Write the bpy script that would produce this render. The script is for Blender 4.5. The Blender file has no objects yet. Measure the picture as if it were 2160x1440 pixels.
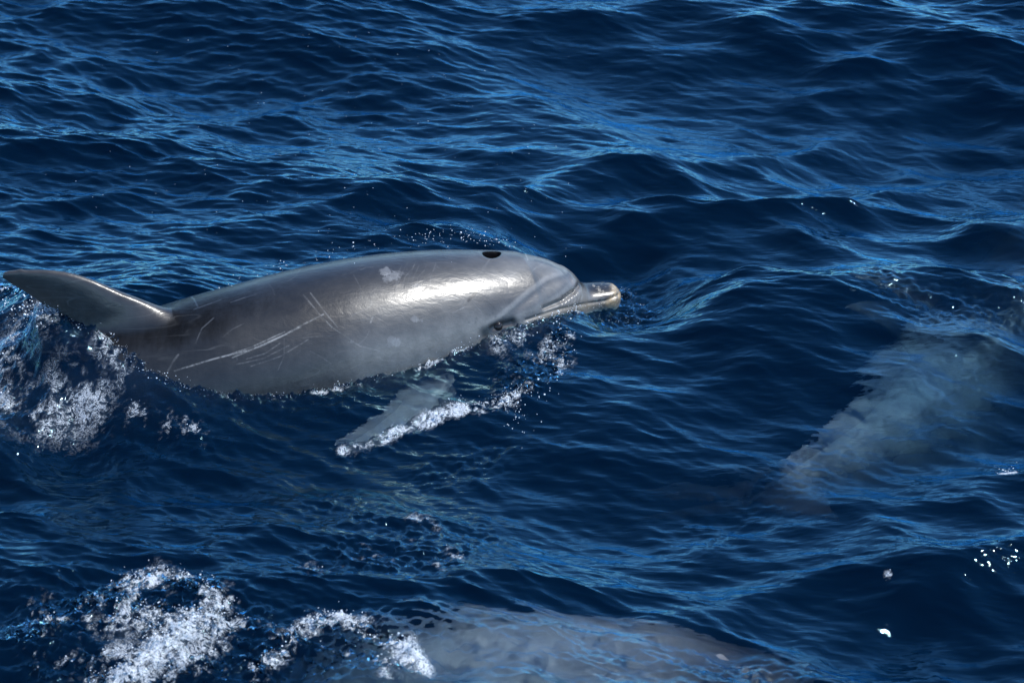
import bpy, bmesh, math, random
import numpy as np
from mathutils import Vector
from mathutils.bvhtree import BVHTree

random.seed(4); RNG = np.random.default_rng(11)
scene = bpy.context.scene
COL = scene.collection

# ---------------------------------------------------------------- camera
DEP = math.radians(30.0)            # the boat's rail looks down on the sea
DIST = 8.0
FPX = 6171.0                        # focal length in photo pixels (2160 wide)
CAM = np.array([0.0, -DIST * math.cos(DEP), DIST * math.sin(DEP)])
cam_data = bpy.data.cameras.new('camera')
cam = bpy.data.objects.new('camera', cam_data); COL.objects.link(cam)
cam.location = CAM
cam.rotation_euler = (math.pi / 2 - DEP, 0, 0)
cam_data.sensor_width = 36.0
cam_data.lens = 36.0 * FPX / 2160.0
cam_data.clip_start = 0.1; cam_data.clip_end = 3000
cam_data.dof.use_dof = True
cam_data.dof.focus_distance = 7.95
cam_data.dof.aperture_fstop = 5.0
scene.camera = cam

# ---------------------------------------------------------------- light
SUN = Vector((0.54, 0.05, 0.84)).normalized()
SUN_EL = math.asin(SUN.z); SUN_AZ = math.atan2(SUN.x, SUN.y)
world = bpy.data.worlds.new('World'); scene.world = world; world.use_nodes = True
wn = world.node_tree; wn.nodes.clear()
sky = wn.nodes.new('ShaderNodeTexSky'); sky.sky_type = 'NISHITA'; sky.sun_disc = False
sky.sun_elevation = SUN_EL; sky.sun_rotation = SUN_AZ
sky.altitude = 1500; sky.air_density = 1.0; sky.dust_density = 0.0; sky.ozone_density = 2.0
bg = wn.nodes.new('ShaderNodeBackground'); bg.inputs['Strength'].default_value = 0.15
wo = wn.nodes.new('ShaderNodeOutputWorld')
tint = wn.nodes.new('ShaderNodeVectorMath'); tint.operation = 'MULTIPLY'; tint.inputs[1].default_value = (0.74, 0.93, 1.08)   # a deep clear blue
wn.links.new(sky.outputs[0], tint.inputs[0]); wn.links.new(tint.outputs[0], bg.inputs[0]); wn.links.new(bg.outputs[0], wo.inputs[0])
sd = bpy.data.lights.new('sun', 'SUN'); sd.energy = 3.4; sd.angle = math.radians(0.53); sd.color = (1.0, 0.965, 0.90)
sun = bpy.data.objects.new('sun', sd); COL.objects.link(sun)
sun.rotation_euler = SUN.to_track_quat('Z', 'Y').to_euler()
scene.view_settings.view_transform = 'Standard'; scene.view_settings.look = 'None'
scene.view_settings.gamma = 1.0; scene.view_settings.use_curve_mapping = False
scene.view_settings.exposure = 0.65
scene.render.engine = 'CYCLES'
cy = scene.cycles
cy.max_bounces = 5; cy.diffuse_bounces = 2; cy.glossy_bounces = 3; cy.transmission_bounces = 4; cy.transparent_max_bounces = 8; cy.volume_bounces = 1
cy.caustics_refractive = True; cy.caustics_reflective = True; cy.blur_glossy = 0.3
cy.sample_clamp_indirect = 6.0
cy.use_denoising = True

# ---------------------------------------------------------------- pixels and rays
def ray(u, v):
    d = np.array([(u - 1080) / FPX, 0, 0]) + (720 - v) / FPX * np.array([0, math.sin(DEP), math.cos(DEP)]) \
        + np.array([0, math.cos(DEP), -math.sin(DEP)])
    return d / np.linalg.norm(d)
def at_z(u, v, z=0.0):
    d = ray(u, v); return CAM + d * ((z - CAM[2]) / d[2])
def at_under(u, v, z):
    """a point under water that is seen at this pixel through the bent ray"""
    d = ray(u, v); P = CAM + d * (-CAM[2] / d[2]); h = d[:2] / 1.333; r = np.array([h[0], h[1], -math.sqrt(1 - h @ h)])
    return P + r * (z / r[2])
def at_y(u, v, y):
    d = ray(u, v); return CAM + d * ((y - CAM[1]) / d[1])
def project(P):
    Q = np.asarray(P, float) - CAM
    zc = Q[:, 1] * math.cos(DEP) - Q[:, 2] * math.sin(DEP)
    up = Q[:, 1] * math.sin(DEP) + Q[:, 2] * math.cos(DEP)
    return 1080 + FPX * Q[:, 0] / zc, 720 - FPX * up / zc

def tag(o, label=None, cat=None, group=None, kind=None):
    for k, val in (('label', label), ('category', cat), ('group', group), ('kind', kind)):
        if val: o[k] = val
    return o
def link(name, mesh, mat=None, parent=None):
    o = bpy.data.objects.new(name, mesh); COL.objects.link(o)
    if mat: mesh.materials.append(mat)
    if parent: o.parent = parent
    return o
def smoothstep(a, b, x):
    t = np.clip((np.asarray(x, float) - a) / (b - a), 0, 1); return t * t * (3 - 2 * t)
def mesh_np(name, V, F):
    """mesh from an (n,3) array and an (m,4) or (m,3) array of faces"""
    V = np.asarray(V, np.float32); F = np.asarray(F, np.int32)
    m = bpy.data.meshes.new(name); k = F.shape[1]
    m.vertices.add(len(V)); m.vertices.foreach_set('co', V.ravel())
    m.loops.add(F.size); m.loops.foreach_set('vertex_index', F.ravel())
    m.polygons.add(len(F)); m.polygons.foreach_set('loop_start', np.arange(len(F), dtype=np.int32) * k)
    m.polygons.foreach_set('use_smooth', np.ones(len(F), bool))
    m.update(calc_edges=True); m.validate()
    return m
def verts_of(m):
    a = np.empty(len(m.vertices) * 3, np.float32); m.vertices.foreach_get('co', a); return a.reshape(-1, 3).astype(float)
def normals_of(m):
    a = np.empty(len(m.vertices) * 3, np.float32); m.vertices.foreach_get('normal', a); return a.reshape(-1, 3).astype(float)
def float_attr(m, name, val):
    at = m.attributes.new(name, 'FLOAT', 'POINT'); at.data.foreach_set('value', np.asarray(val, np.float32))
def color_attr(m, name, rgb):
    at = m.attributes.new(name, 'FLOAT_COLOR', 'POINT')
    c = np.ones((len(rgb), 4), np.float32); c[:, :3] = rgb; at.data.foreach_set('color', c.ravel())

# tileable fractal noise, sampled anywhere
def noise_tile(n, beta, seed, kmin=1, kmax=None):
    g = np.random.default_rng(seed)
    f = np.fft.fft2(g.standard_normal((n, n)))
    k = np.hypot(*np.meshgrid(np.fft.fftfreq(n) * n, np.fft.fftfreq(n) * n))
    a = np.where(k >= kmin, np.maximum(k, 1.0) ** (-beta), 0)
    if kmax: a = a * (k <= kmax)
    z = np.real(np.fft.ifft2(f * a)); return z / z.std()
def sample(tile, period, x, y):
    ny, nx = tile.shape
    fx = (x / period) % 1.0 * nx; fy = (y / period) % 1.0 * ny
    i = np.floor(fx).astype(np.int64); j = np.floor(fy).astype(np.int64); a = fx - i; b = fy - j
    i %= nx; j %= ny; i1 = (i + 1) % nx; j1 = (j + 1) % ny
    return (tile[j, i] * (1 - a) + tile[j, i1] * a) * (1 - b) + (tile[j1, i] * (1 - a) + tile[j1, i1] * a) * b
N_SOFT = noise_tile(512, 2.0, 1); N_MID = noise_tile(512, 1.5, 2); N_FINE = noise_tile(512, 1.1, 3, kmin=3)

# ---------------------------------------------------------------- node helper
class NT:
    def __init__(s, name):
        s.m = bpy.data.materials.new(name); s.m.use_nodes = True
        s.t = s.m.node_tree; s.t.nodes.clear()
        s.out = s.t.nodes.new('ShaderNodeOutputMaterial')
    def n(s, typ, ins=None, **kw):
        x = s.t.nodes.new(typ)
        for k, v in kw.items(): setattr(x, k, v)
        for k, v in (ins or {}).items():
            if hasattr(v, 'is_linked') or isinstance(v, bpy.types.NodeSocket): s.t.links.new(v, x.inputs[k])
            else: x.inputs[k].default_value = v
        return x
    def link(s, a, b): s.t.links.new(a, b)

# ---------------------------------------------------------------- materials
def dolphin_material():
    t = NT('wet_dolphin_skin')
    col = t.n('ShaderNodeAttribute', attribute_name='skin').outputs['Color']
    tc = t.n('ShaderNodeTexCoord').outputs['Object']
    n1 = t.n('ShaderNodeTexNoise', {'Vector': tc, 'Scale': 26.0, 'Detail': 6.0, 'Roughness': 0.62})
    mul = t.n('ShaderNodeMapRange', {'Value': n1.outputs[0], 'From Min': 0.25, 'From Max': 0.75, 'To Min': 0.70, 'To Max': 1.28})
    c2 = t.n('ShaderNodeVectorMath', {0: col, 1: mul.outputs[0]}, operation='MULTIPLY')
    # hairline scratches: thin level lines of a stretched noise, in patches
    cc = c2.outputs[0]
    for rot, scl, seed in ((0.35, (2.0, 9.0, 12.0), 0.0), (-0.6, (2.5, 12.0, 12.0), 3.3)):
        mpx = t.n('ShaderNodeMapping', {'Vector': tc, 'Rotation': (0.2, rot, 0.1), 'Scale': scl, 'Location': (seed, seed, 0)})
        ns = t.n('ShaderNodeTexNoise', {'Vector': mpx.outputs[0], 'Scale': 1.6, 'Detail': 1.0})
        ab = t.n('ShaderNodeMath', {0: ns.outputs[0], 1: 0.5}, operation='SUBTRACT'); ab2 = t.n('ShaderNodeMath', {0: ab.outputs[0]}, operation='ABSOLUTE')
        ln = t.n('ShaderNodeMapRange', {'Value': ab2.outputs[0], 'From Min': 0.0, 'From Max': 0.009, 'To Min': 1.0, 'To Max': 0.0})
        ms = t.n('ShaderNodeTexNoise', {'Vector': mpx.outputs[0], 'Scale': 1.1, 'Detail': 3.0})
        mk = t.n('ShaderNodeMapRange', {'Value': ms.outputs[0], 'From Min': 0.52, 'From Max': 0.68, 'To Min': 0.0, 'To Max': 0.10})
        wgt = t.n('ShaderNodeMath', {0: ln.outputs[0], 1: mk.outputs[0]}, operation='MULTIPLY')
        mxn = t.n('ShaderNodeMix', {'Factor': wgt.outputs[0]}, data_type='RGBA'); t.link(cc, mxn.inputs[6]); mxn.inputs[7].default_value = (0.5, 0.5, 0.49, 1)
        cc = mxn.outputs[2]
    n2 = t.n('ShaderNodeTexNoise', {'Vector': tc, 'Scale': 9.0, 'Detail': 3.0})
    rg = t.n('ShaderNodeMapRange', {'Value': n2.outputs[0], 'From Min': 0.3, 'From Max': 0.7, 'To Min': 0.32, 'To Max': 0.46})
    mf = t.n('ShaderNodeMapping', {'Vector': tc, 'Scale': (0.4, 1.0, 1.0), 'Rotation': (0, 0.2, -0.35)})
    n3 = t.n('ShaderNodeTexNoise', {'Vector': mf.outputs[0], 'Scale': 42.0, 'Detail': 5.0, 'Roughness': 0.6, 'Distortion': 1.2})
    b1 = t.n('ShaderNodeBump', {'Height': n3.outputs[0], 'Strength': 0.13, 'Distance': 0.01})
    n4 = t.n('ShaderNodeTexNoise', {'Vector': tc, 'Scale': 240.0, 'Detail': 2.0})
    b2 = t.n('ShaderNodeBump', {'Height': n4.outputs[0], 'Strength': 0.12, 'Distance': 0.002, 'Normal': b1.outputs[0]})
    bw = t.n('ShaderNodeRGBToBW', {'Color': col})
    spl = t.n('ShaderNodeMapRange', {'Value': bw.outputs[0], 'From Min': 0.005, 'From Max': 0.012, 'To Min': 0.02, 'To Max': 0.5})
    spc = t.n('ShaderNodeMapRange', {'Value': bw.outputs[0], 'From Min': 0.005, 'From Max': 0.012, 'To Min': 0.0, 'To Max': 0.42})
    p = t.n('ShaderNodeBsdfPrincipled', {'Base Color': cc, 'Roughness': rg.outputs[0], 'Normal': b2.outputs[0],
            'IOR': 1.5, 'Specular IOR Level': spl.outputs[0], 'Coat Weight': spc.outputs[0], 'Coat Roughness': 0.17, 'Coat IOR': 1.36, 'Coat Normal': b1.outputs[0]})
    t.link(p.outputs[0], t.out.inputs['Surface']); return t.m

def eye_material():
    t = NT('dark_eye')
    tc = t.n('ShaderNodeTexCoord').outputs['Object']
    n1 = t.n('ShaderNodeTexNoise', {'Vector': tc, 'Scale': 90.0})
    c = t.n('ShaderNodeMix', {'Factor': n1.outputs[0], 'A': (0.008, 0.006, 0.005, 1), 'B': (0.02, 0.015, 0.012, 1)}, data_type='RGBA')
    c.inputs[6].default_value = (0.008, 0.006, 0.005, 1); c.inputs[7].default_value = (0.022, 0.015, 0.011, 1)
    p = t.n('ShaderNodeBsdfPrincipled', {'Base Color': c.outputs[2], 'Roughness': 0.06})
    t.link(p.outputs[0], t.out.inputs['Surface']); return t.m

def water_material():
    t = NT('sea_water')
    geo = t.n('ShaderNodeNewGeometry').outputs['Position']
    foam = t.n('ShaderNodeAttribute', attribute_name='foam').outputs['Fac']
    mp = t.n('ShaderNodeMapping', {'Vector': geo, 'Scale': (0.25, 1.0, 1.0), 'Rotation': (0, 0, 0.2)})
    r1 = t.n('ShaderNodeTexNoise', {'Vector': mp.outputs[0], 'Scale': 95.0, 'Detail': 1.5, 'Roughness': 0.45, 'Distortion': 0.3})
    b1 = t.n('ShaderNodeBump', {'Height': r1.outputs[0], 'Strength': 0.9, 'Distance': 0.0017})
    refr = t.n('ShaderNodeBsdfRefraction', {'Color': (0.92, 0.97, 1, 1), 'Roughness': 0.0, 'IOR': 1.333, 'Normal': b1.outputs[0]})
    tran = t.n('ShaderNodeBsdfTransparent', {'Color': (0.9, 0.96, 1, 1)})
    clear = t.n('ShaderNodeMixShader', {0: 0.30, 1: refr.outputs[0], 2: tran.outputs[0]})
    deep = t.n('ShaderNodeBsdfDiffuse', {'Color': (0.0003, 0.0125, 0.039, 1), 'Normal': b1.outputs[0]})      # light scattered back by the water itself
    body = t.n('ShaderNodeMixShader', {0: 0.36, 1: clear.outputs[0], 2: deep.outputs[0]})
    gl = t.n('ShaderNodeBsdfGlossy', {'Color': (0.46, 0.84, 1, 1), 'Roughness': 0.03, 'Normal': b1.outputs[0]})
    fr0 = t.n('ShaderNodeFresnel', {'IOR': 1.45, 'Normal': b1.outputs[0]})
    fr = t.n('ShaderNodeMapRange', {'Value': fr0.outputs[0], 'From Min': 0.028, 'From Max': 1.0, 'To Min': 0.0, 'To Max': 1.75})
    surf = t.n('ShaderNodeMixShader', {0: fr.outputs[0], 1: body.outputs[0], 2: gl.outputs[0]})
    # foam: torn lace of froth, thickest where the mask is strong
    n1 = t.n('ShaderNodeTexNoise', {'Vector': geo, 'Scale': 34.0, 'Detail': 6.0, 'Roughness': 0.68, 'Distortion': 1.6})
    rid = t.n('ShaderNodeMath', {0: n1.outputs[0], 1: 0.5}, operation='SUBTRACT'); rid2 = t.n('ShaderNodeMath', {0: rid.outputs[0]}, operation='ABSOLUTE')
    lace = t.n('ShaderNodeMapRange', {'Value': rid2.outputs[0], 'From Min': 0.0, 'From Max': 0.16, 'To Min': 1.0, 'To Max': 0.0})
    vo = t.n('ShaderNodeTexVoronoi', {'Vector': geo, 'Scale': 190.0}, feature='DISTANCE_TO_EDGE')
    cell = t.n('ShaderNodeMapRange', {'Value': vo.outputs[0], 'From Min': 0.0, 'From Max': 0.35, 'To Min': 0.35, 'To Max': 0.0})
    sm = t.n('ShaderNodeMath', {0: lace.outputs[0], 1: cell.outputs[0]}, operation='ADD')
    fa = t.n('ShaderNodeMapRange', {'Value': foam, 'From Min': 0.0, 'From Max': 1.0, 'To Min': -1.1, 'To Max': 0.05})
    df = t.n('ShaderNodeMath', {0: sm.outputs[0], 1: fa.outputs[0]}, operation='ADD')
    cov = t.n('ShaderNodeMapRange', {'Value': df.outputs[0], 'From Min': 0.0, 'From Max': 0.75, 'To Min': 0.0, 'To Max': 0.8})
    has = t.n('ShaderNodeMapRange', {'Value': foam, 'From Min': 0.06, 'From Max': 0.3})
    cov2 = t.n('ShaderNodeMath', {0: cov.outputs[0], 1: has.outputs[0]}, operation='MULTIPLY')
    aer = t.n('ShaderNodeBsdfDiffuse', {'Color': (0.15, 0.20, 0.24, 1), 'Normal': b1.outputs[0]})       # water clouded by fine bubbles
    af = t.n('ShaderNodeMapRange', {'Value': foam, 'From Min': 0.1, 'From Max': 0.9, 'To Min': 0.0, 'To Max': 0.45})
    surf = t.n('ShaderNodeMixShader', {0: af.outputs[0], 1: surf.outputs[0], 2: aer.outputs[0]})
    bf = t.n('ShaderNodeBump', {'Height': sm.outputs[0], 'Strength': 0.6, 'Distance': 0.004})
    fo = t.n('ShaderNodeBsdfPrincipled', {'Base Color': (0.78, 0.84, 0.90, 1), 'Roughness': 0.25, 'Normal': bf.outputs[0], 'Subsurface Weight': 0.0})
    fin = t.n('ShaderNodeMixShader', {0: cov2.outputs[0], 1: surf.outputs[0], 2: fo.outputs[0]})
    t.link(fin.outputs[0], t.out.inputs['Surface'])
    ab = t.n('ShaderNodeVolumeAbsorption', {'Color': (0.30, 0.64, 0.76, 1), 'Density': 2.0})
    t.link(ab.outputs[0], t.out.inputs['Volume'])
    return t.m

def seabed_material():
    t = NT('deep_sea_floor')
    tc = t.n('ShaderNodeTexCoord').outputs['Object']
    n1 = t.n('ShaderNodeTexNoise', {'Vector': tc, 'Scale': 0.06, 'Detail': 5.0})
    c = t.n('ShaderNodeMix', {'Factor': n1.outputs[0]}, data_type='RGBA')
    c.inputs[6].default_value = (0.05, 0.06, 0.07, 1); c.inputs[7].default_value = (0.09, 0.10, 0.10, 1)
    p = t.n('ShaderNodeBsdfPrincipled', {'Base Color': c.outputs[2], 'Roughness': 1.0})
    t.link(p.outputs[0], t.out.inputs['Surface']); return t.m

def spray_material():
    t = NT('spray_drop')
    n1 = t.n('ShaderNodeTexNoise', {'Scale': 80.0})
    rg = t.n('ShaderNodeMapRange', {'Value': n1.outputs[0], 'To Min': 0.04, 'To Max': 0.25})
    p = t.n('ShaderNodeBsdfPrincipled', {'Base Color': (0.85, 0.89, 0.93, 1), 'Roughness': rg.outputs[0], 'Transmission Weight': 0.1, 'IOR': 1.333})
    t.link(p.outputs[0], t.out.inputs['Surface']); return t.m

M_SKIN = dolphin_material(); M_EYE = eye_material(); M_WATER = water_material(); M_BED = seabed_material(); M_SPRAY = spray_material()

# ---------------------------------------------------------------- dolphin
# profile: metres from the beak tip, rise of back, drop of belly, half width
PROF = np.array([
    (0.000, 0.018, 0.028, 0.024), (0.006, 0.028, 0.040, 0.038), (0.018, 0.033, 0.047, 0.046), (0.050, 0.034, 0.051, 0.049),
    (0.085, 0.033, 0.055, 0.051), (0.112, 0.034, 0.058, 0.056), (0.122, 0.056, 0.057, 0.066), (0.140, 0.084, 0.063, 0.083),
    (0.165, 0.106, 0.074, 0.098), (0.210, 0.132, 0.092, 0.119), (0.280, 0.157, 0.118, 0.145), (0.380, 0.180, 0.150, 0.172),
    (0.500, 0.199, 0.180, 0.195), (0.700, 0.220, 0.215, 0.218), (0.950, 0.232, 0.240, 0.230), (1.200, 0.232, 0.245, 0.228),
    (1.450, 0.222, 0.228, 0.205), (1.700, 0.196, 0.195, 0.165), (1.950, 0.158, 0.155, 0.118), (2.200, 0.118, 0.115, 0.078),
    (2.450, 0.082, 0.080, 0.048), (2.650, 0.056, 0.054, 0.034), (2.800, 0.036, 0.034, 0.030), (2.880, 0.010, 0.010, 0.012)])

def catmull(P, n):
    """dense, even-length curve through control points"""
    P = np.asarray(P, float); A = np.vstack([2 * P[0] - P[1], P, 2 * P[-1] - P[-2]]); out = []
    for i in range(len(P) - 1):
        p0, p1, p2, p3 = A[i:i + 4]; t = np.linspace(0, 1, 60, endpoint=False)[:, None]
        out.append(0.5 * (2 * p1 + (p2 - p0) * t + (2 * p0 - 5 * p1 + 4 * p2 - p3) * t ** 2 + (3 * p1 - p0 - 3 * p2 + p3) * t ** 3))
    out = np.vstack(out + [P[-1:]])
    s = np.concatenate([[0], np.cumsum(np.linalg.norm(np.diff(out, axis=0), axis=1))])
    return out, s

def loft(rings, V, F):
    base = sum(len(v) for v in V); n = len(rings[0]); k = len(rings)
    V.append(np.vstack(rings))
    i, j = np.meshgrid(np.arange(k - 1), np.arange(n), indexing='ij'); i = i.ravel(); j = j.ravel(); j2 = (j + 1) % n
    F.append(np.stack([base + i * n + j, base + i * n + j2, base + (i + 1) * n + j2, base + (i + 1) * n + j], 1))
    for r, flip in ((0, True), (k - 1, False)):
        c = base + k * n + (0 if r == 0 else 1)
        jj = np.arange(n); q = np.stack([base + r * n + jj, base + r * n + (jj + 1) % n, np.full(n, c), np.full(n, c)], 1)
        F.append(q if not flip else q[:, [1, 0, 2, 3]])
    V.append(np.array([rings[0].mean(0), rings[-1].mean(0)]))

class Body:
    """frames along a spine; t is metres back from the beak tip"""
    def __init__(s, spine, roll):
        s.P, s.S = catmull(spine, 0); s.roll = roll
        s.T = np.gradient(s.P, axis=0); s.T /= np.linalg.norm(s.T, axis=1)[:, None]
    def frame(s, t):
        c = np.array([np.interp(t, s.S, s.P[:, k]) for k in range(3)])
        T = np.array([np.interp(t, s.S, s.T[:, k]) for k in range(3)]); T /= np.linalg.norm(T)     # points to the tail
        r = np.interp(t, *s.roll)
        side = np.cross([0, 0, 1.0], T); side /= np.linalg.norm(side)       # the animal's right flank
        up = np.cross(T, side)
        u2 = up * math.cos(r) + side * math.sin(r); s2 = side * math.cos(r) - up * math.sin(r)
        return c, T, u2, s2
    def point(s, t, a, k=1.0):
        """a: degrees, 90 = back, 0 = right flank, -90 = belly"""
        c, T, u, sd = s.frame(t); up, dn, w = (np.interp(t, PROF[:, 0], PROF[:, i]) for i in (1, 2, 3))
        ca, sa = math.cos(math.radians(a)), math.sin(math.radians(a))
        return c + k * (sd * w * ca + u * (up if sa > 0 else dn) * sa)

def wing(V, F, edge_l, edge_t, nrm, th, n=22):
    """blade between a leading and a trailing edge, root to tip"""
    rings = []
    ph = np.linspace(0, 2 * math.pi, n, endpoint=False)
    for L, R, h, m in zip(edge_l, edge_t, th, nrm):
        x = 0.5 - 0.5 * np.cos(ph); prof = 0.5 * np.sin(ph) * (1.25 - 0.6 * x)
        rings.append(L + (R - L) * x[:, None] + np.asarray(m) * (h * prof)[:, None])
    loft(rings, V, F)

def make_dolphin(name, spine, roll, voxel, fin_shape=None, flip_dir=None):
    B = Body(spine, roll); V, F = [], []
    L = min(2.88, B.S[-1])
    ts = np.unique(np.concatenate([np.linspace(0, 0.3, 46), np.linspace(0.3, L, 110)]))
    ph = np.linspace(0, 2 * math.pi, 72, endpoint=False)
    pin = [np.interp(ts, PROF[:, 0], PROF[:, i]) for i in (1, 2, 3)]
    # soften the polyline profile, the beak least
    keep = smoothstep(0.13, 0.2, ts)
    for q in range(14):
        for a in pin: a[1:-1] += (0.25 * a[:-2] + 0.5 * a[1:-1] + 0.25 * a[2:] - a[1:-1]) * (keep if q > 2 else 1 + 0 * keep)[1:-1]
    rings = []
    for i, t in enumerate(ts):
        c, T, u, sd = B.frame(t); up, dn, w = pin[0][i], pin[1][i], pin[2][i]
        cs, sn = np.cos(ph), np.sin(ph)
        e = 1.0 if t > 0.16 else 0.86
        cx = np.sign(cs) * np.abs(cs) ** e; sx = np.sign(sn) * np.abs(sn) ** e
        rings.append(c + np.outer(cx * w, sd) + np.outer(np.where(sn > 0, up, dn) * sx, u))
    loft(rings, V, F)
    # dorsal fin
    ks = np.linspace(0, 1, 26)
    c0, T0, u0, s0 = B.frame(1.55)
    if fin_shape is None:
        lead = np.array([(1.33, 0.17), (1.42, 0.235), (1.50, 0.30), (1.60, 0.37), (1.70, 0.425), (1.78, 0.45)])
        trail = np.array([(1.72, 0.15), (1.69, 0.21), (1.69, 0.27), (1.715, 0.33), (1.755, 0.39), (1.80, 0.445)])
    else: lead, trail = fin_shape
    kk = np.linspace(0, 1, len(lead))
    def fin_pt(arr, k):
        if arr.shape[1] == 3: return np.array([np.interp(k, kk, arr[:, i]) for i in range(3)])
        t = np.interp(k, kk, arr[:, 0]); h = np.interp(k, kk, arr[:, 1])
        return c0 + T0 * (t - 1.55) + u0 * h
    th = np.interp(ks, [0, 0.1, 0.22, 0.45, 0.8, 1], [0.20, 0.115, 0.066, 0.042, 0.022, 0.013])
    wing(V, F, [fin_pt(lead, k) for k in ks], [fin_pt(trail, k) for k in ks], [s0] * len(ks), th)
    # flippers
    for sg in (1, -1):
        ks2 = np.linspace(0, 1, 22)
        c, T, u, sd = B.frame(0.61)
        root = c + sd * sg * 0.165 - u * 0.10
        d = (sd * sg * 0.70 - u * 0.38 + T * 0.60) if flip_dir is None or sg < 0 else np.asarray(flip_dir, float)
        d = d / np.linalg.norm(d)
        ch = T - d * (T @ d); ch /= np.linalg.norm(ch); nm = np.cross(d, ch)
        span = 0.40
        wl = np.interp(ks2, [0, 0.15, 0.35, 0.6, 0.85, 1], [0.075, 0.08, 0.078, 0.055, 0.02, -0.03])
        wt = np.interp(ks2, [0, 0.15, 0.35, 0.6, 0.85, 1], [0.085, 0.075, 0.055, 0.055, 0.06, 0.055])
        sw = 0.07 * ks2 ** 2; wl = wl * 0.8; wt = wt * 0.8
        Ll = [root + d * span * k + ch * (s_ - a) for k, a, s_ in zip(ks2, wl, sw)]
        Lt = [root + d * span * k + ch * (s_ + a) for k, a, s_ in zip(ks2, wt, sw)]
        wing(V, F, Ll, Lt, [nm] * 22, np.interp(ks2, [0, .2, 1], [0.06, 0.035, 0.011]))
    # flukes
    c, T, u, sd = B.frame(L - 0.14)
    for sg in (1, -1):
        ks3 = np.linspace(0, 1, 20)
        Ll = [c + sd * sg * (0.01 + 0.33 * k) + T * (-0.06 + 0.25 * k ** 1.25) for k in ks3]
        Lt = [c + sd * sg * (0.01 + 0.33 * k) + T * (0.13 + 0.035 * math.sin(k * 3.1) + 0.075 * k ** 2) for k in ks3]
        wing(V, F, Ll, Lt, [u] * 20, np.interp(ks3, [0, .3, 1], [0.05, 0.03, 0.012]))
    V = np.vstack(V); F = np.vstack(F)
    bm = bmesh.new()
    vs = [bm.verts.new(v) for v in V]
    for f in F:
        ids = list(dict.fromkeys(f.tolist()))
        try: bm.faces.new([vs[i] for i in ids])
        except ValueError: pass
    bmesh.ops.recalc_face_normals(bm, faces=bm.faces)
    raw = bpy.data.meshes.new('raw'); bm.to_mesh(raw); bm.free()
    tmp = bpy.data.objects.new('tmp', raw); COL.objects.link(tmp)
    md = tmp.modifiers.new('r', 'REMESH'); md.mode = 'VOXEL'; md.voxel_size = voxel; md.use_smooth_shade = True
    ms = tmp.modifiers.new('s', 'SMOOTH'); ms.factor = 0.5; ms.iterations = int(0.032 / voxel)
    dg = bpy.context.evaluated_depsgraph_get()
    me = bpy.data.meshes.new_from_object(tmp.evaluated_get(dg)); me.name = name
    bpy.data.objects.remove(tmp)
    for p in me.polygons: p.use_smooth = True
    return B, me

def seg_dist(u, v, pts):
    """distance in photo pixels from points to a polyline"""
    d = np.full(len(u), 1e9)
    for (x0, y0), (x1, y1) in zip(pts[:-1], pts[1:]):
        dx, dy = x1 - x0, y1 - y0; t = np.clip(((u - x0) * dx + (v - y0) * dy) / (dx * dx + dy * dy + 1e-9), 0, 1)
        d = np.minimum(d, np.hypot(u - x0 - t * dx, v - y0 - t * dy))
    return d

def body_coords(B, X):
    """metres from the beak tip, and angle round the body (90 = back)"""
    idx = np.zeros(len(X), int); best = np.full(len(X), 1e9); step = max(1, len(B.P) // 220)
    for i in range(0, len(B.P), step):
        d = ((X - B.P[i]) ** 2).sum(1); m = d < best; best[m] = d[m]; idx[m] = i
    t = B.S[idx] + ((X - B.P[idx]) * B.T[idx]).sum(1)
    ang = np.zeros(len(X))
    for i in np.unique(idx):
        m = idx == i; c, T, u, sd = B.frame(B.S[i]); q = X[m] - c
        ang[m] = np.degrees(np.arctan2(q @ u, q @ sd))
    return t, ang

def base_pigment(B, me):
    X = verts_of(me); t, a = body_coords(B, X)
    af = np.where(a > 90, 180 - a, a); af = np.where(a < -90, -180 - a, af)     # same on both flanks, -90..90
    wob = 9 * sample(N_SOFT, 1.3, X[:, 0] + X[:, 2], X[:, 1] + t)
    e = af + wob
    cape = np.array([0.038, 0.036, 0.035]); flank = np.array([0.110, 0.106, 0.101]); belly = np.array([0.35, 0.335, 0.31])
    c = cape + (flank - cape) * smoothstep(62, 22, e)[:, None]
    c = c + (belly - c) * (smoothstep(-8, -50, e))[:, None]
    # the tail stock and the fin are darker all round
    dk = smoothstep(0.45, 1.25, t) * smoothstep(-80, -45, e)
    c = c * (1 - 0.76 * dk)[:, None]
    c = c + (np.array([0.34, 0.33, 0.31]) - c) * (0.85 * smoothstep(1.6, 1.85, t) * smoothstep(60, 20, e))[:, None]  # tail flank lightened in colour, for the light seen through the water sheet
    m = 1 + 0.07 * sample(N_MID, 0.31, X[:, 0], X[:, 2] + X[:, 1]) + 0.05 * sample(N_FINE, 0.5, X[:, 0] * 1.3, X[:, 2] - X[:, 1])
    return X, t, a, e, c * m[:, None]

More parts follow.
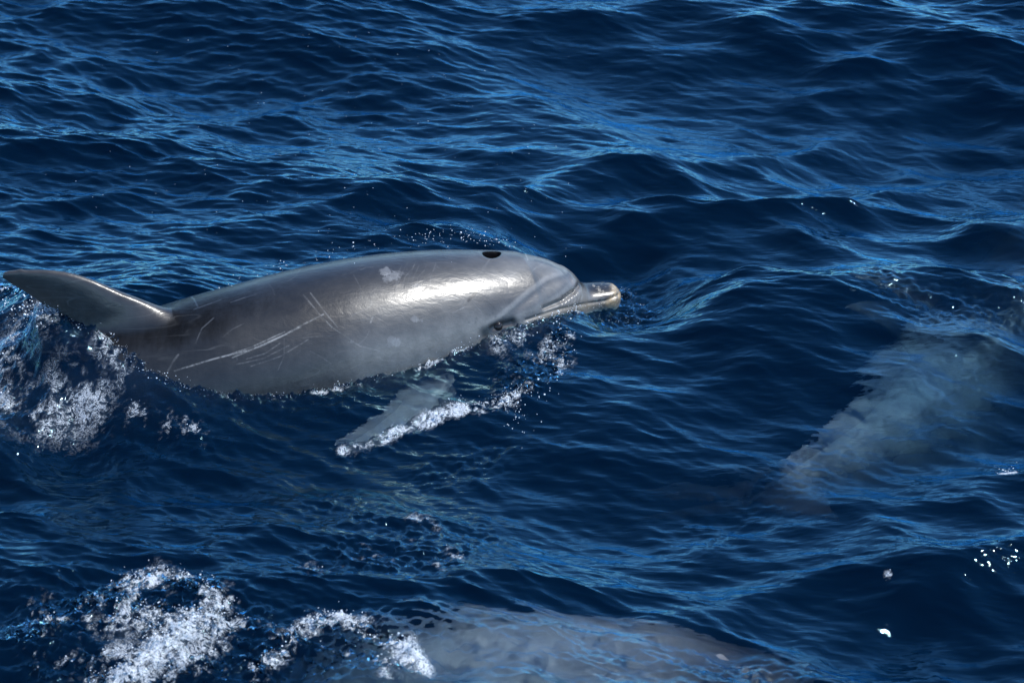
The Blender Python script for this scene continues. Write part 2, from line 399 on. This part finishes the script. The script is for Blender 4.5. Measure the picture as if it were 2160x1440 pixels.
# ---------------------------------------------------------------- the dolphin at the surface
# axis pixels, each with its distance across the water (y)
AX = [(1304, 622, .328), (1228, 627, .292), (1164, 639, .257), (1100, 650, .222), (1036, 661, .185), (880, 688, .105), (705, 727, .015), (525, 777, -.06),
      (338, 824, -.105), (160, 856, -.13), (-10, 905, -.15), (-310, 1010, -.17), (-690, 1080, -.19)]
spine1 = np.array([at_y(*a) for a in AX])
lead_px = [(440, 700), (362, 652), (300, 631), (250, 612), (200, 589), (150, 573), (100, 566), (52, 566), (8, 573)]
trail_px = [(150, 800), (150, 745), (135, 700), (118, 668), (100, 650), (75, 632), (48, 614), (22, 599), (3, 586)]
FY = -0.115
fin1 = (np.array([at_y(u, v, FY) for u, v in lead_px]), np.array([at_y(u, v, FY) for u, v in trail_px]))
B1 = Body(spine1, ([0, 3], [0, 0]))
c_, T_, u_, s_ = B1.frame(0.61)
flip1 = at_under(790, 925, -0.14) - (c_ + s_ * 0.165 - u_ * 0.10)
B1, me1 = make_dolphin('dolphin', spine1, ([0, 3], [0, 0]), 0.0042, fin1, flip1)
# let the fin grow out of the back without a seam
def soften(me, line, width, iters):
    Xs = verts_of(me); us, vs = project(Xs); w = np.exp(-(seg_dist(us, vs, line) / width) ** 2) * (Xs[:, 2] > -0.12)
    ed = np.empty(len(me.edges) * 2, np.int32); me.edges.foreach_get('vertices', ed); ed = ed.reshape(-1, 2)
    act = w > 0.03; ed = ed[act[ed[:, 0]] | act[ed[:, 1]]]; n = len(Xs)
    cnt = np.bincount(ed.ravel(), minlength=n).astype(float); cnt[cnt == 0] = 1
    for q in range(iters):
        acc = np.stack([np.bincount(ed[:, 0], Xs[ed[:, 1], k], n) + np.bincount(ed[:, 1], Xs[ed[:, 0], k], n) for k in range(3)], 1)
        m = act; Xs[m] += (0.6 * w[m])[:, None] * (acc[m] / cnt[m][:, None] - Xs[m])
    me.vertices.foreach_set('co', Xs.astype(np.float32).ravel()); me.update()
soften(me1, [(372, 652), (320, 668), (250, 690), (170, 712), (110, 720)], 24, 220)
soften(me1, [(350, 648), (300, 631), (250, 612), (200, 590), (150, 574), (100, 567), (55, 568)], 6, 25)
# finer mesh where the back and head stand clear of the water
Xr = verts_of(me1); Nr = normals_of(me1); Ur, Wr = project(Xr)
sel = (Nr @ np.array([0, -math.cos(DEP), math.sin(DEP)]) > -0.1) & (Ur > -20) & (Ur < 1330) & (Wr < 840 - np.maximum(0, Ur - 650) * 0.26)
bm = bmesh.new(); bm.from_mesh(me1); bm.verts.ensure_lookup_table()
fs = [f for f in bm.faces if all(sel[v.index] for v in f.verts)]
eds = {e for f in fs for e in f.edges}
bmesh.ops.subdivide_edges(bm, edges=list(eds), cuts=1, use_grid_fill=True)
bm.to_mesh(me1); bm.free()
for p in me1.polygons: p.use_smooth = True
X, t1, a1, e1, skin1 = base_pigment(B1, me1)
N1 = normals_of(me1)
U, W = project(X)
TOCAM = np.array([0, -math.cos(DEP), math.sin(DEP)])
near = smoothstep(-0.05, 0.1, N1 @ TOCAM)            # the flank towards the boat
bvh1 = BVHTree.FromPolygons([tuple(v) for v in X], [tuple(p.vertices) for p in me1.polygons])
def on_body(u, v):
    h = bvh1.ray_cast(Vector(CAM), Vector(ray(u, v)))
    return (np.array(h[0]), np.array(h[1])) if h[0] is not None else (None, None)

def blend(c, col, w): return c + (np.array(col) - c) * np.clip(w, 0, 1)[:, None]
def line_w(pts, width, soft=None):
    d = seg_dist(U, W, pts); return near * smoothstep(width + (soft or width), width * 0.4, d)
C = skin1
fine_w = sample(N_FINE, 0.16, X[:, 0], X[:, 2] - X[:, 1])
wob = 10 * sample(N_MID, 0.4, X[:, 0], X[:, 2] - X[:, 1])
# pale cheek and the dark bands from melon to eye
C = blend(C, (0.23, 0.225, 0.215), 0.75 * line_w([(1185, 578), (1130, 575), (1090, 590)], 22, 26))
C = blend(C, (0.17, 0.165, 0.157), 0.6 * line_w([(1090, 590), (960, 640), (820, 680)], 24, 100))
C = blend(C, (0.22, 0.213, 0.20), 0.6 * line_w([(1090, 640), (1000, 690), (880, 740), (800, 765)], 18, 95))
C = blend(C, (0.05, 0.05, 0.052), 0.85 * line_w([(1125, 588), (1085, 615), (1040, 642)], 12, 32))
C = blend(C, (0.075, 0.072, 0.068), 0.6 * line_w([(1010, 640), (940, 660), (860, 680), (760, 700)], 10, 40))
C = blend(C, (0.085, 0.086, 0.09), 0.85 * line_w([(1196, 577), (1150, 600), (1110, 632), (1075, 662), (1045, 690)], 8, 9))
C = blend(C, (0.26, 0.255, 0.25), 0.55 * line_w([(1192, 572), (1150, 588), (1105, 622), (1060, 662), (1020, 690)], 3.5, 5))
C = blend(C, (0.10, 0.10, 0.105), 0.7 * line_w([(1205, 600), (1170, 630), (1120, 652), (1085, 672)], 10, 14))
C = blend(C, (0.24, 0.235, 0.23), 0.35 * line_w([(1212, 592), (1180, 622), (1130, 650), (1090, 668)], 3, 5))
C = blend(C, (0.05, 0.05, 0.052), 0.6 * line_w([(1128, 549), (1155, 556), (1182, 568), (1196, 580)], 1.6, 2.4))
C = blend(C, (0.012, 0.012, 0.013), 0.97 * line_w([(1024, 699), (1048, 690), (1080, 679)], 9, 12))
# beak: dark above, cream lips and tip
C = blend(C, (0.018, 0.016, 0.014), 0.97 * line_w([(1238, 600), (1262, 604), (1280, 610)], 16, 14))
C = blend(C, (0.20, 0.19, 0.175), 0.7 * line_w([(1225, 618), (1195, 640), (1160, 655)], 9, 12))
cream = 0.6 * line_w([(1298, 600), (1305, 618), (1294, 638), (1268, 645), (1240, 646), (1180, 656), (1130, 676)], 6, 6)
C = blend(C, (0.22, 0.18, 0.12), cream * (0.75 + 0.25 * np.clip(wob / 10, -1, 1)))
C = blend(C, (0.40, 0.30, 0.17), np.clip(0.62 + 0.42 * fine_w, 0.05, 1) * line_w([(1297, 602), (1303, 622), (1288, 641)], 7, 9))
fl = np.where((U > 1250) & (U < 1300), 1.0, 0.0) * near * smoothstep(1.0, 1.5, sample(N_FINE, 0.16, X[:, 0], X[:, 2] + X[:, 1]))
C = blend(C, (0.42, 0.38, 0.30), 0.7 * fl)
# pale patches and spots
for u, v, r, k in ((813, 572, 6, .9), (829, 583, 9, .95), (820, 588, 6, .8), (841, 577, 6, .5), (880, 603, 7, .5), (876, 673, 6, .8), (884, 676, 4, .6),
                   (826, 716, 5, .7), (836, 722, 7, .75), (822, 726, 5, .5), (742, 721, 4, .6), (1120, 700, 4, .3), (640, 664, 4, .4)):
    d = np.hypot(U - u, (W - v) * 1.5) + 0.45 * wob + 2.2 * fine_w; C = blend(C, (0.30, 0.30, 0.30), 0.5 * k * near * smoothstep(r + 2.5, r - 1.5, d))
for q in range(22):
    u = random.uniform(985, 1075); v = 600 + random.uniform(20, 115); r = random.uniform(1.0, 2.4)
    C = blend(C, (0.04, 0.04, 0.045), 0.4 * near * smoothstep(r + 2.4, r * .4, np.hypot(U - u, W - v)))
C = blend(C, (0.02, 0.02, 0.022), 0.85 * line_w([(988, 634), (1000, 620), (1004, 616)], 2, 3))
# rake marks and scratches
rakes = [([(368, 782), (450, 757), (530, 737), (600, 706), (640, 684), (682, 663)], 2.2, .85), ([(470, 752), (530, 732), (600, 700)], 1.5, .7),
         ([(490, 754), (560, 726), (634, 690)], 1.5, .7), ([(520, 757), (560, 745), (590, 724)], 1.3, .45), ([(500, 768), (555, 756), (610, 728)], 1.2, .4),
         ([(530, 772), (590, 752), (650, 716)], 1.2, .4), ([(355, 781), (364, 764), (376, 748)], 3, .35), 
         ([(640, 622), (672, 660), (700, 690)], 1.4, .5), ([(655, 618), (690, 664), (712, 690)], 1.2, .45), 
         ([(1108, 534), (1113, 548)], 2.0, .8),  ([(930, 632), (968, 628)], 1.6, .5), ([(955, 660), (985, 645)], 1.4, .45),
         ([(782, 680), (786, 668)], 1.6, .8), ([(700, 690), (760, 730), (800, 740)], 1.1, .35), ([(150, 585), (190, 600), (215, 640)], .8, .2),
         ([(60, 582), (110, 592), (160, 625)], .8, .2), ([(100, 575), (160, 596), (195, 632)], .8, .2), ([(30, 590), (38, 575)], 1.3, .5)]
for q in range(34):        # light old scratches all over the flank
    u = random.uniform(380, 1150); v = random.uniform(545, 800); an = random.gauss(-0.35, 0.6); ln = random.uniform(15, 70); cv = random.uniform(-.25, .25)
    rakes.append(([(u, v), (u + ln * .5 * math.cos(an), v + ln * .5 * math.sin(an)), (u + ln * math.cos(an + cv), v + ln * math.sin(an + cv))], random.uniform(.4, .8), random.uniform(.08, .25)))
for q in range(9):          # fine parallel sets over the shoulder
    u = 850 + q * 9; rakes.append(([(u + random.gauss(0, 3), 556 + random.uniform(-4, 14)), (u - 14, 585), (u - 20 + random.gauss(0, 3), 600 + random.uniform(-6, 26))], .5, random.uniform(.05, .22)))
brk = smoothstep(-1.1, 0.9, sample(N_FINE, 0.33, X[:, 0], X[:, 2] * 1.7))
for pts, wd, k in rakes: C = blend(C, (0.46, 0.455, 0.44), 0.55 * k * (0.25 + 0.75 * brk) * line_w(pts, wd * .6, 1.3))
tipd = seg_dist(U, W, [(880, 800), (800, 860), (715, 925)])
c_ax = np.array([np.interp(t1, B1.S, B1.P[:, k]) for k in range(3)]).T
off = np.linalg.norm(X - c_ax, axis=1) - np.interp(t1, PROF[:, 0], PROF[:, 1])
C = blend(C, (0.72, 0.74, 0.70), 0.95 * smoothstep(0.0, 0.03, off) * (t1 > 0.4) * (t1 < 1.25) * (X[:, 2] < 0.0))
C = C * (1 - 0.2 * near * smoothstep(1230, 1190, U))[:, None]
fin_m = smoothstep(0.0, 0.04, off) * (t1 > 1.25) * (X[:, 2] > 0.0)
C = blend(C, (0.046, 0.043, 0.041), 0.9 * fin_m)
C = np.clip(C, 0.004, 0.8)
# blowhole: a crescent pit on the crown
P_bh, n_bh = on_body(1037, 537)
bh_d = np.hypot((U - 1037) / 18.0, (W - 538 + 0.016 * (U - 1037) ** 2 * 0.5) / 6.5)
w_bh = near * smoothstep(1.1, 0.6, bh_d) * (t1 > 0.2)
lip = near * 1.0 * np.exp(-((bh_d - 1.5) / 0.45) ** 2) * (t1 > 0.2)
X2 = X - N1 * (0.06 * w_bh)[:, None] + N1 * (0.001 * lip)[:, None]
C = blend(C, (0.004, 0.004, 0.005), near * (t1 > 0.2) * smoothstep(1.35, 1.1, bh_d))  # black paint puts the shade inside the pit into the colour
# folds where the melon meets the beak, the lip line, and the hollow round the eye
facing = smoothstep(0.15, 0.55, N1 @ TOCAM)
def groove(pts, width, depth): return N1 * (depth * facing * np.exp(-(seg_dist(U, W, pts) / width) ** 2))[:, None]
X2 = X2 - groove([(1227, 590), (1216, 612), (1190, 633), (1150, 650)], 5, 0.010) - groove([(1304, 622), (1280, 634), (1235, 641), (1170, 655), (1110, 675)], 3.5, 0.004)
X2 = X2 - groove([(1196, 578), (1150, 602), (1095, 645), (1050, 686)], 8, 0.0014) + groove([(1208, 590), (1165, 622), (1100, 660)], 9, 0.0012)
X2 = X2 - groove([(1040, 692), (1080, 680)], 8, 0.006)
for q in range(7): X2 = X2 - groove([(1222 - q * 6, 606 + q * 3), (1228 - q * 7, 622 + q * 3.5), (1222 - q * 8, 640 + q * 3)], 1.8, 0.0012)
me1.vertices.foreach_set('co', X2.astype(np.float32).ravel()); me1.update()
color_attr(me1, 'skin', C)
obj1 = link('dolphin', me1, M_SKIN)
tag(obj1, 'grey scarred dolphin with its back, dorsal fin and beak out of the water', 'dolphin', 'dolphins swimming beside the boat')

def add_eye(parent, P, n, r=0.015):
    bm = bmesh.new(); bmesh.ops.create_uvsphere(bm, u_segments=20, v_segments=12, radius=r)
    for f in bm.faces: f.smooth = True
    m = bpy.data.meshes.new('eye'); bm.to_mesh(m); bm.free()
    o = link('eye', m, M_EYE, parent); o.location = P - np.asarray(n) * r * 0.55; return o
P_e, n_e = on_body(1054, 689)
add_eye(obj1, P_e - n_e * 0.004, n_e)
print('dolphin', len(X), B1.S[-1])

# ---------------------------------------------------------------- two dolphins under the surface
def sunk_dolphin(pix, roll, label, tone=1.2, lit_tail=0.0, lit_back=0.0, voxel=0.008):
    sp = np.array([at_under(u, v, z) for u, v, z in pix])
    B, me = make_dolphin('dolphin', sp, roll, voxel)
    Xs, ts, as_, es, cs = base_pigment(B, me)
    axp = np.array([np.interp(ts, B.S, B.P[:, k]) for k in range(3)]).T
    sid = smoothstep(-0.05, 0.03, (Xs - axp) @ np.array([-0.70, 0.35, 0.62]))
    cs = blend(cs, (0.8, 0.8, 0.78), sid * lit_tail * smoothstep(1.6, 1.95, ts) * smoothstep(2.76, 2.66, ts) * smoothstep(-1.5, .6, sample(N_MID, .5, Xs[:, 0], Xs[:, 1]) + .6))  # sunlight on the stock's upper side, put into its pale colour
    cs = blend(cs, (0.55, 0.55, 0.55), lit_back * smoothstep(0.25, 0.6, ts) * smoothstep(1.35, 0.9, ts) * (0.6 + 0.4 * smoothstep(-1.5, 1.2, sample(N_SOFT, 1.3, Xs[:, 0], Xs[:, 1]))))  # sunlit stretch of the back, painted as a pale tone
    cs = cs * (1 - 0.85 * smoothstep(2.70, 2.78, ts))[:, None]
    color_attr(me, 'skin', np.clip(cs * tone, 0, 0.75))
    o = link('dolphin', me, M_SKIN)
    tag(o, label, 'dolphin', 'dolphins swimming beside the boat')
    for a in (8, 172):
        P = B.point(0.33, a); c = B.frame(0.33)[0]; n = (P - c) / np.linalg.norm(P - c); add_eye(o, P, n)
    return B, o
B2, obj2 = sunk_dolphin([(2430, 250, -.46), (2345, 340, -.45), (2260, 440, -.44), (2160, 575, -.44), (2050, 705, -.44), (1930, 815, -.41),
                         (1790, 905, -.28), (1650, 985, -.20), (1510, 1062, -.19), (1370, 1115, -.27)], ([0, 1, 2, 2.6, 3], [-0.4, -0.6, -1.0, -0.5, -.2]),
                        'submerged dolphin under the ripples, sunlight painted pale on its tail stock, body fading into blue water', 0.8, 1.2)
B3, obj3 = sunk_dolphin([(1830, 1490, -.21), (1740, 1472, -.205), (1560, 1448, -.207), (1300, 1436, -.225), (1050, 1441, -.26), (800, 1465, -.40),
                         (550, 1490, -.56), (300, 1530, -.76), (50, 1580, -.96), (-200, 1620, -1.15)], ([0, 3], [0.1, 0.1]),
                        'dolphin gliding just below the surface, sunlight painted on its back, beside thick white foam', 1.4, 0.0, 0.95)

# ---------------------------------------------------------------- sea surface
def axis_coords(lo, hi, d, grow, far):
    a = [0.0]; st = d
    while a[-1] < far: st *= grow; a.append(a[-1] + st)
    a = np.array(a[1:]); return np.concatenate([lo - a[::-1], np.arange(lo, hi, d), hi + a])
gx = axis_coords(-2.3, 2.3, 0.006, 1.18, 600); gy = axis_coords(-1.95, 2.9, 0.0055, 1.18, 600)
sx = np.gradient(gx); sy = np.gradient(gy)
GX, GY = np.meshgrid(gx, gy); SP = np.maximum(*np.meshgrid(sx, sy))
x0, y0, sp0 = GX.ravel(), GY.ravel(), SP.ravel()

def wave_tile(n, period, lmin, lmax, slope, theta, floor, seed, p=2.0, spread=2):
    g = np.random.default_rng(seed)
    k1 = 2 * math.pi * np.fft.fftfreq(n, period / n); KX, KY = np.meshgrid(k1, k1); K = np.hypot(KX, KY) + 1e-9
    lam = 2 * math.pi / K; band = smoothstep(lmin * .8, lmin * 1.15, lam) * smoothstep(lmax * 1.25, lmax * .85, lam)
    cd = (KX * math.cos(theta) + KY * math.sin(theta)) / K
    amp = K ** (-p) * band * (floor + (1 - floor) * np.abs(cd) ** spread)
    f = np.fft.fft2(g.standard_normal((n, n))) * amp
    h = np.real(np.fft.ifft2(f)); dx = np.real(np.fft.ifft2(-1j * KX / K * f)); dy = np.real(np.fft.ifft2(-1j * KY / K * f))
    sl = np.sqrt((np.real(np.fft.ifft2(1j * KX * f)) ** 2 + np.real(np.fft.ifft2(1j * KY * f)) ** 2).mean())
    s = slope / sl; return h * s, dx * s, dy * s
WIND = math.radians(-104)
bands = [(wave_tile(512, 19.0, 0.55, 2.6, 0.15, WIND, .10, 21), 19.0, 0.55, 0.8),
         (wave_tile(1024, 7.3, 0.11, 0.55, 0.21, WIND + .12, .24, 22), 7.3, 0.11, 0.75),
         (wave_tile(1024, 3.7, 0.020, 0.11, 0.235, WIND - .1, .035, 27, 1.8, 7), 3.7, 0.020, 0.5)]
hx = np.zeros_like(x0); hy = np.zeros_like(x0); hz = np.zeros_like(x0)
gust = smoothstep(-1.2, 1.3, sample(N_SOFT, 6.1, x0, y0 * 1.0))
for bi, ((h, dx, dy), per, lmin, chop) in enumerate(bands):
    w = np.clip((lmin * 2.0 - sp0) / lmin, 0, 1)
    if bi == 1: w = w * (0.6 + 0.8 * smoothstep(-1.5, 1.5, sample(N_SOFT, 3.1, x0 + 1.3, y0 * 1.4)))
    if bi == 2: w = w * (0.55 + 0.65 * gust)
    hz += w * sample(h, per, x0, y0); hx -= chop * w * sample(dx, per, x0, y0); hy -= chop * w * sample(dy, per, x0, y0)
px, py, pz = x0 + hx, y0 + hy, hz.copy()

# the water meets the dolphin along this line of the photograph
WL = [(96, 640), (120, 655), (180, 692), (225, 708), (262, 735), (300, 768), (340, 795), (400, 815), (470, 829), (540, 833), (610, 831), (680, 820), (750, 803),
      (830, 786), (900, 766), (950, 748), (1000, 727), (1050, 706), (1110, 681), (1160, 665), (1200, 656), (1240, 646), (1275, 641)]
tg = []
for (ua, va), (ub, vb) in zip(WL[:-1], WL[1:]):
    for k in range(4):
        P, n = on_body(ua + (ub - ua) * k / 4, va + (vb - va) * k / 4)
        if P is not None: tg.append(P)
for t in np.linspace(1.68, 2.4, 10):          # a sheet of water runs over the sinking tail stock
    for a in (10, 40, 70, 90, 110):
        P = B1.point(t, a); lift = 0.022 + 0.05 * max(0, t - 1.75)
        if P[2] + lift > -0.05: tg.append(P + [0, 0, lift])
for t in np.linspace(-0.06, 0.10, 9):         # the beak lies just clear of the water
    c, T, u, sd = B1.frame(max(t, 0)); c = c + T * min(t, 0)
    for q in (-0.09, -0.055, 0.055, 0.09): tg.append(np.array([c[0] + sd[0] * q, c[1] + sd[1] * q, c[2] - 0.036]))
    if t < -0.01: tg.append(c + [0, 0, -0.036])
tg = np.array(tg)
near_m = (px > -2.2) & (px < 0.75) & (py > -1.1) & (py < 1.0)
ii = np.where(near_m)[0]; qx, qy, qz = px[ii], py[ii], pz[ii]
# local wave height under each target
def wave_at(T):
    out = np.zeros(len(T))
    for i, P in enumerate(T):
        d = (qx - P[0]) ** 2 + (qy - P[1]) ** 2; out[i] = qz[np.argmin(d)]
    return out
base_t = wave_at(tg); dlt = tg[:, 2] - base_t
num = np.zeros_like(qx); den = np.zeros_like(qx); mx = np.zeros_like(qx)
for P, d in zip(tg, dlt):
    r2 = (qx - P[0]) ** 2 + ((qy - P[1]) * 0.8) ** 2
    w = np.exp(-r2 / 0.05 ** 2) + 0.02 * np.exp(-r2 / 0.16 ** 2); num += w * d; den += w; mx = np.maximum(mx, np.exp(-r2 / 0.17 ** 2))
pz[ii] = qz + num / (den + 1e-9) * mx
dist_wl = np.full_like(qx, 9.0)
for P in tg: dist_wl = np.minimum(dist_wl, np.hypot(qx - P[0], qy - P[1]))
edge = np.exp(-(dist_wl / 0.035) ** 2)
pz[ii] += edge * 0.004 * sample(N_FINE, 0.35, qx, qy)
V_px, V_py = project(np.stack([px, py, pz * 0], 1))

# foam and broken water, with some reflections and sun glints laid on as foam
foam = np.zeros_like(px); rough = np.zeros_like(px)
fm = np.where((np.abs(px) < 2.3) & (py > -1.95) & (py < 2.9))[0]
fu, fv = V_px[fm], V_py[fm]
lace = sample(N_MID, 0.7, px[fm], py[fm]); lace2 = sample(N_FINE, 0.9, px[fm] + 3, py[fm])
def add_foam(pts, width, strength, lift, thr=0.0):
    d = seg_dist(fu, fv, pts); w = np.exp(-(d / width) ** 2)
    f = w * smoothstep(thr - 0.7, thr + 1.3, lace * 0.7 + lace2 * 0.6)
    foam[fm] = np.maximum(foam[fm], np.clip(strength * f, 0, 1)); rough[fm] = np.maximum(rough[fm], w * lift)
FOAM_AND_GLINTS = [([(250, 1262), (340, 1245), (400, 1270), (470, 1300)], 26, .95, .020, .0), ([(60, 1340), (180, 1300), (300, 1310), (470, 1335)], 55, .62, .016, .5),
        ([(60, 1430), (80, 1340)], 30, .55, .012, .5), ([(260, 1440), (350, 1380), (420, 1350)], 34, .65, .014, .4), ([(120, 1420), (300, 1425), (500, 1400)], 60, .5, .014, .7),
        ([(540, 1430), (600, 1385), (660, 1345), (710, 1335)], 22, 1.0, .022, -.3),
        ([(720, 1345), (800, 1365), (850, 1390), (885, 1435)], 26, .85, .016, .1), ([(620, 1435), (720, 1400), (820, 1430)], 50, .6, .014, .5), ([(480, 1310), (560, 1370)], 40, .4, .01, .8),
        ([(640, 1215), (760, 1185), (820, 1195)], 34, .45, .006, .9), ([(840, 1160), (900, 1168), (960, 1182)], 24, .55, .005, .7), ([(920, 1200), (945, 1250)], 14, .45, .004, .6),
        ([(720, 915), (800, 890), (900, 857)], 10, .6, .004, -.1), ([(890, 858), (960, 846), (1040, 836), (1090, 822)], 11, .85, .010, -.35), ([(1085, 824), (1130, 800), (1175, 765), (1200, 715)], 11, .8, .010, -.3),
        ([(1060, 825), (1120, 800), (1165, 775), (1195, 735)], 20, .75, .018, .2), ([(1150, 740), (1185, 705)], 16, .6, .014, .3), ([(1050, 735), (1120, 705)], 22, .35, .006, .9),
        ([(1060, 790), (1110, 765), (1160, 745)], 20, .45, .012, .5),
        ([(0, 640), (50, 655), (100, 650)], 22, .7, .016, .1), ([(110, 655), (170, 690), (230, 712), (265, 745), (310, 785)], 7, .7, .010, .0),
        ([(0, 850), (90, 862), (200, 850)], 50, .36, .003, -.9), ([(150, 710), (220, 770), (250, 820)], 40, .36, .004, -.9), ([(0, 790), (60, 760), (130, 730)], 55, .36, .004, -1.0), ([(250, 870), (420, 900)], 26, .4, .003, .4),  # thin foam painted for sky reflections on the sheet over the tail
        ([(340, 797), (470, 831), (610, 833), (750, 805), (900, 768), (1000, 729), (1110, 683), (1220, 654)], 5, .6, .002, .1), ([(30, 1098), (80, 1085)], 8, .5, .004, .3), ([(860, 1080), (920, 1095)], 16, .35, .004, .8),  # waterline sheen and sun glints, painted as foam
        ([(2110, 1000), (2140, 1002)], 5, .8, .002, -.3), ([(1860, 1208), (1875, 1210)], 5, .8, .002, -.3)]  # sun sparkles painted as small foam flecks
for f in FOAM_AND_GLINTS: add_foam(*f)
# small steep ripples where the water is churned
TURB = [([(20, 850), (90, 780), (150, 740), (220, 760)], 70, .0045), ([(60, 880), (250, 900), (420, 900)], 50, .002), ([(700, 1050), (860, 1090), (1000, 1100)], 60, .0022),
        ([(900, 960), (1050, 920)], 40, .0022), ([(700, 1190), (950, 1190)], 45, .003), ([(40, 1095), (90, 1085)], 14, .0035), ([(1850, 640), (1950, 690), (2150, 680)], 40, .002),
        ([(1480, 1080), (1700, 960), (1860, 880), (2050, 800)], 60, .0012), ([(950, 1380), (1300, 1380), (1650, 1420)], 60, .0022), ([(100, 1330), (880, 1400)], 90, .003), ([(300, 800), (470, 850), (760, 830)], 20, .0018),
        ([(720, 915), (900, 855)], 22, .003)]
chop1 = noise_tile(512, 1.0, 31, kmin=24, kmax=110)
for pts_, wd_, am_ in TURB: pz[fm] += am_ * np.exp(-(seg_dist(fu, fv, pts_) / wd_) ** 2) * sample(chop1, 1.9, px[fm], py[fm])
lump = np.abs(sample(N_FINE, 0.62, px[fm], py[fm])) * 0.7 + np.maximum(0, lace)
pz[fm] += rough[fm] * lump * 0.55
px[fm] += rough[fm] * 0.35 * sample(N_FINE, 0.5, px[fm] + 1.7, py[fm]); py[fm] += rough[fm] * 0.35 * sample(N_FINE, 0.5, px[fm], py[fm] + 2.3)

ny, nx = GX.shape
j, i = np.meshgrid(np.arange(ny - 1), np.arange(nx - 1), indexing='ij'); a = (j * nx + i).ravel()
sea_me = mesh_np('sea', np.stack([px, py, pz], 1), np.stack([a, a + 1, a + nx + 1, a + nx], 1))
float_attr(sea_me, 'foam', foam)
sea = link('sea', sea_me, M_WATER)
tag(sea, 'deep blue rippled sea water with patches of white foam', 'water', kind='structure')
print('sea', len(px))

# deep floor, far below
bm = bmesh.new(); bmesh.ops.create_grid(bm, x_segments=40, y_segments=40, size=600)
for v in bm.verts: v.co.z = -9 + 0.6 * math.sin(v.co.x * .05) * math.cos(v.co.y * .04)
bed = bpy.data.meshes.new('seabed'); bm.to_mesh(bed); bm.free()
tag(link('seabed', bed, M_BED), 'dark sea floor far below the surface', 'seabed', kind='structure')

# ---------------------------------------------------------------- drops and spray
ICO = None
def drops(name, pos, rad, label):
    bm = bmesh.new(); bmesh.ops.create_icosphere(bm, subdivisions=1, radius=1.0)
    bv = np.array([v.co[:] for v in bm.verts]); bf = np.array([[v.index for v in f.verts] for f in bm.faces]); bm.free()
    pos = np.asarray(pos); rad = np.asarray(rad); n = len(pos)
    sc3 = rad[:, None] * np.stack([RNG.uniform(.8, 1.3, n), RNG.uniform(.8, 1.2, n), RNG.uniform(.7, 1.1, n)], 1)
    Vv = (bv[None] * sc3[:, None, :] + pos[:, None, :]).reshape(-1, 3)
    Ff = (bf[None] + (np.arange(n) * len(bv))[:, None, None]).reshape(-1, 3)
    o = link(name, mesh_np(name, Vv, Ff), M_SPRAY); tag(o, label, name.replace('_', ' '), kind='stuff'); return o
idx_f = fm[foam[fm] > 0.3]
NB = 3000; pr = foam[idx_f] ** 1.0; pick = RNG.choice(idx_f, size=NB, p=pr / pr.sum())
P = np.stack([px[pick], py[pick], pz[pick]], 1) + np.stack([RNG.normal(0, .006, NB), RNG.normal(0, .008, NB), np.abs(RNG.normal(0, .012, NB))], 1)
drops('foam_bubbles', P, np.clip(RNG.lognormal(math.log(.0009), .45, NB), .0006, .004), 'small glinting bubbles and drops on the white foam')
pts, rr = [], []
for q in range(420):      # spray hanging over the water behind the dolphin
    u = random.uniform(0, 1250); v = random.uniform(60, 560); z = random.uniform(0.03, 0.25)
    if random.random() < math.exp(-((u - 800) / 420) ** 2) * (0.35 + v / 800): pts.append(at_z(u, v, z)); rr.append(random.choice((.0006, .0007, .0008, .0011)))
def along(line, n, spread, z0, zs, r):
    for q in range(n):
        k = random.random() * (len(line) - 1); i = min(int(k), len(line) - 2); f = k - i
        u = line[i][0] * (1 - f) + line[i + 1][0] * f + random.gauss(0, spread); v = line[i][1] * (1 - f) + line[i + 1][1] * f + random.gauss(0, spread)
        pts.append(at_z(u, v, z0 + abs(random.gauss(0, zs)))); rr.append(random.lognormvariate(math.log(r), .4))
along([(470, 600), (560, 570), (700, 530), (860, 500), (1060, 510)], 80, 9, .12, .03, .0010)
along([(880, 498), (980, 490), (1080, 515)], 70, 8, .08, .03, .0010)
along([(0, 640), (60, 660), (120, 650)], 130, 15, .12, .05, .0014)
along([(110, 650), (180, 690), (250, 725), (300, 780), (400, 812)], 60, 9, .10, .01, .0009)
along([(1180, 690), (1200, 740), (1170, 790), (1090, 850), (1080, 900)], 110, 18, .03, .04, .0012)
along([(1050, 720), (1100, 690), (1180, 660)], 80, 14, .01, .02, .0014)
line_t = [P for P in tg if P[0] > -1.25]
for q in range(1100):     # beads and torn film where the water slides off the flank
    P = random.choice(line_t); pts.append(P + np.array([random.gauss(0, .010), -abs(random.gauss(0, .014)) + .004, random.gauss(0.001, .004)])); rr.append(random.lognormvariate(math.log(.0005), .5))
drops('spray', pts, rr, 'fine drops of spray flung up around the surfacing dolphin')
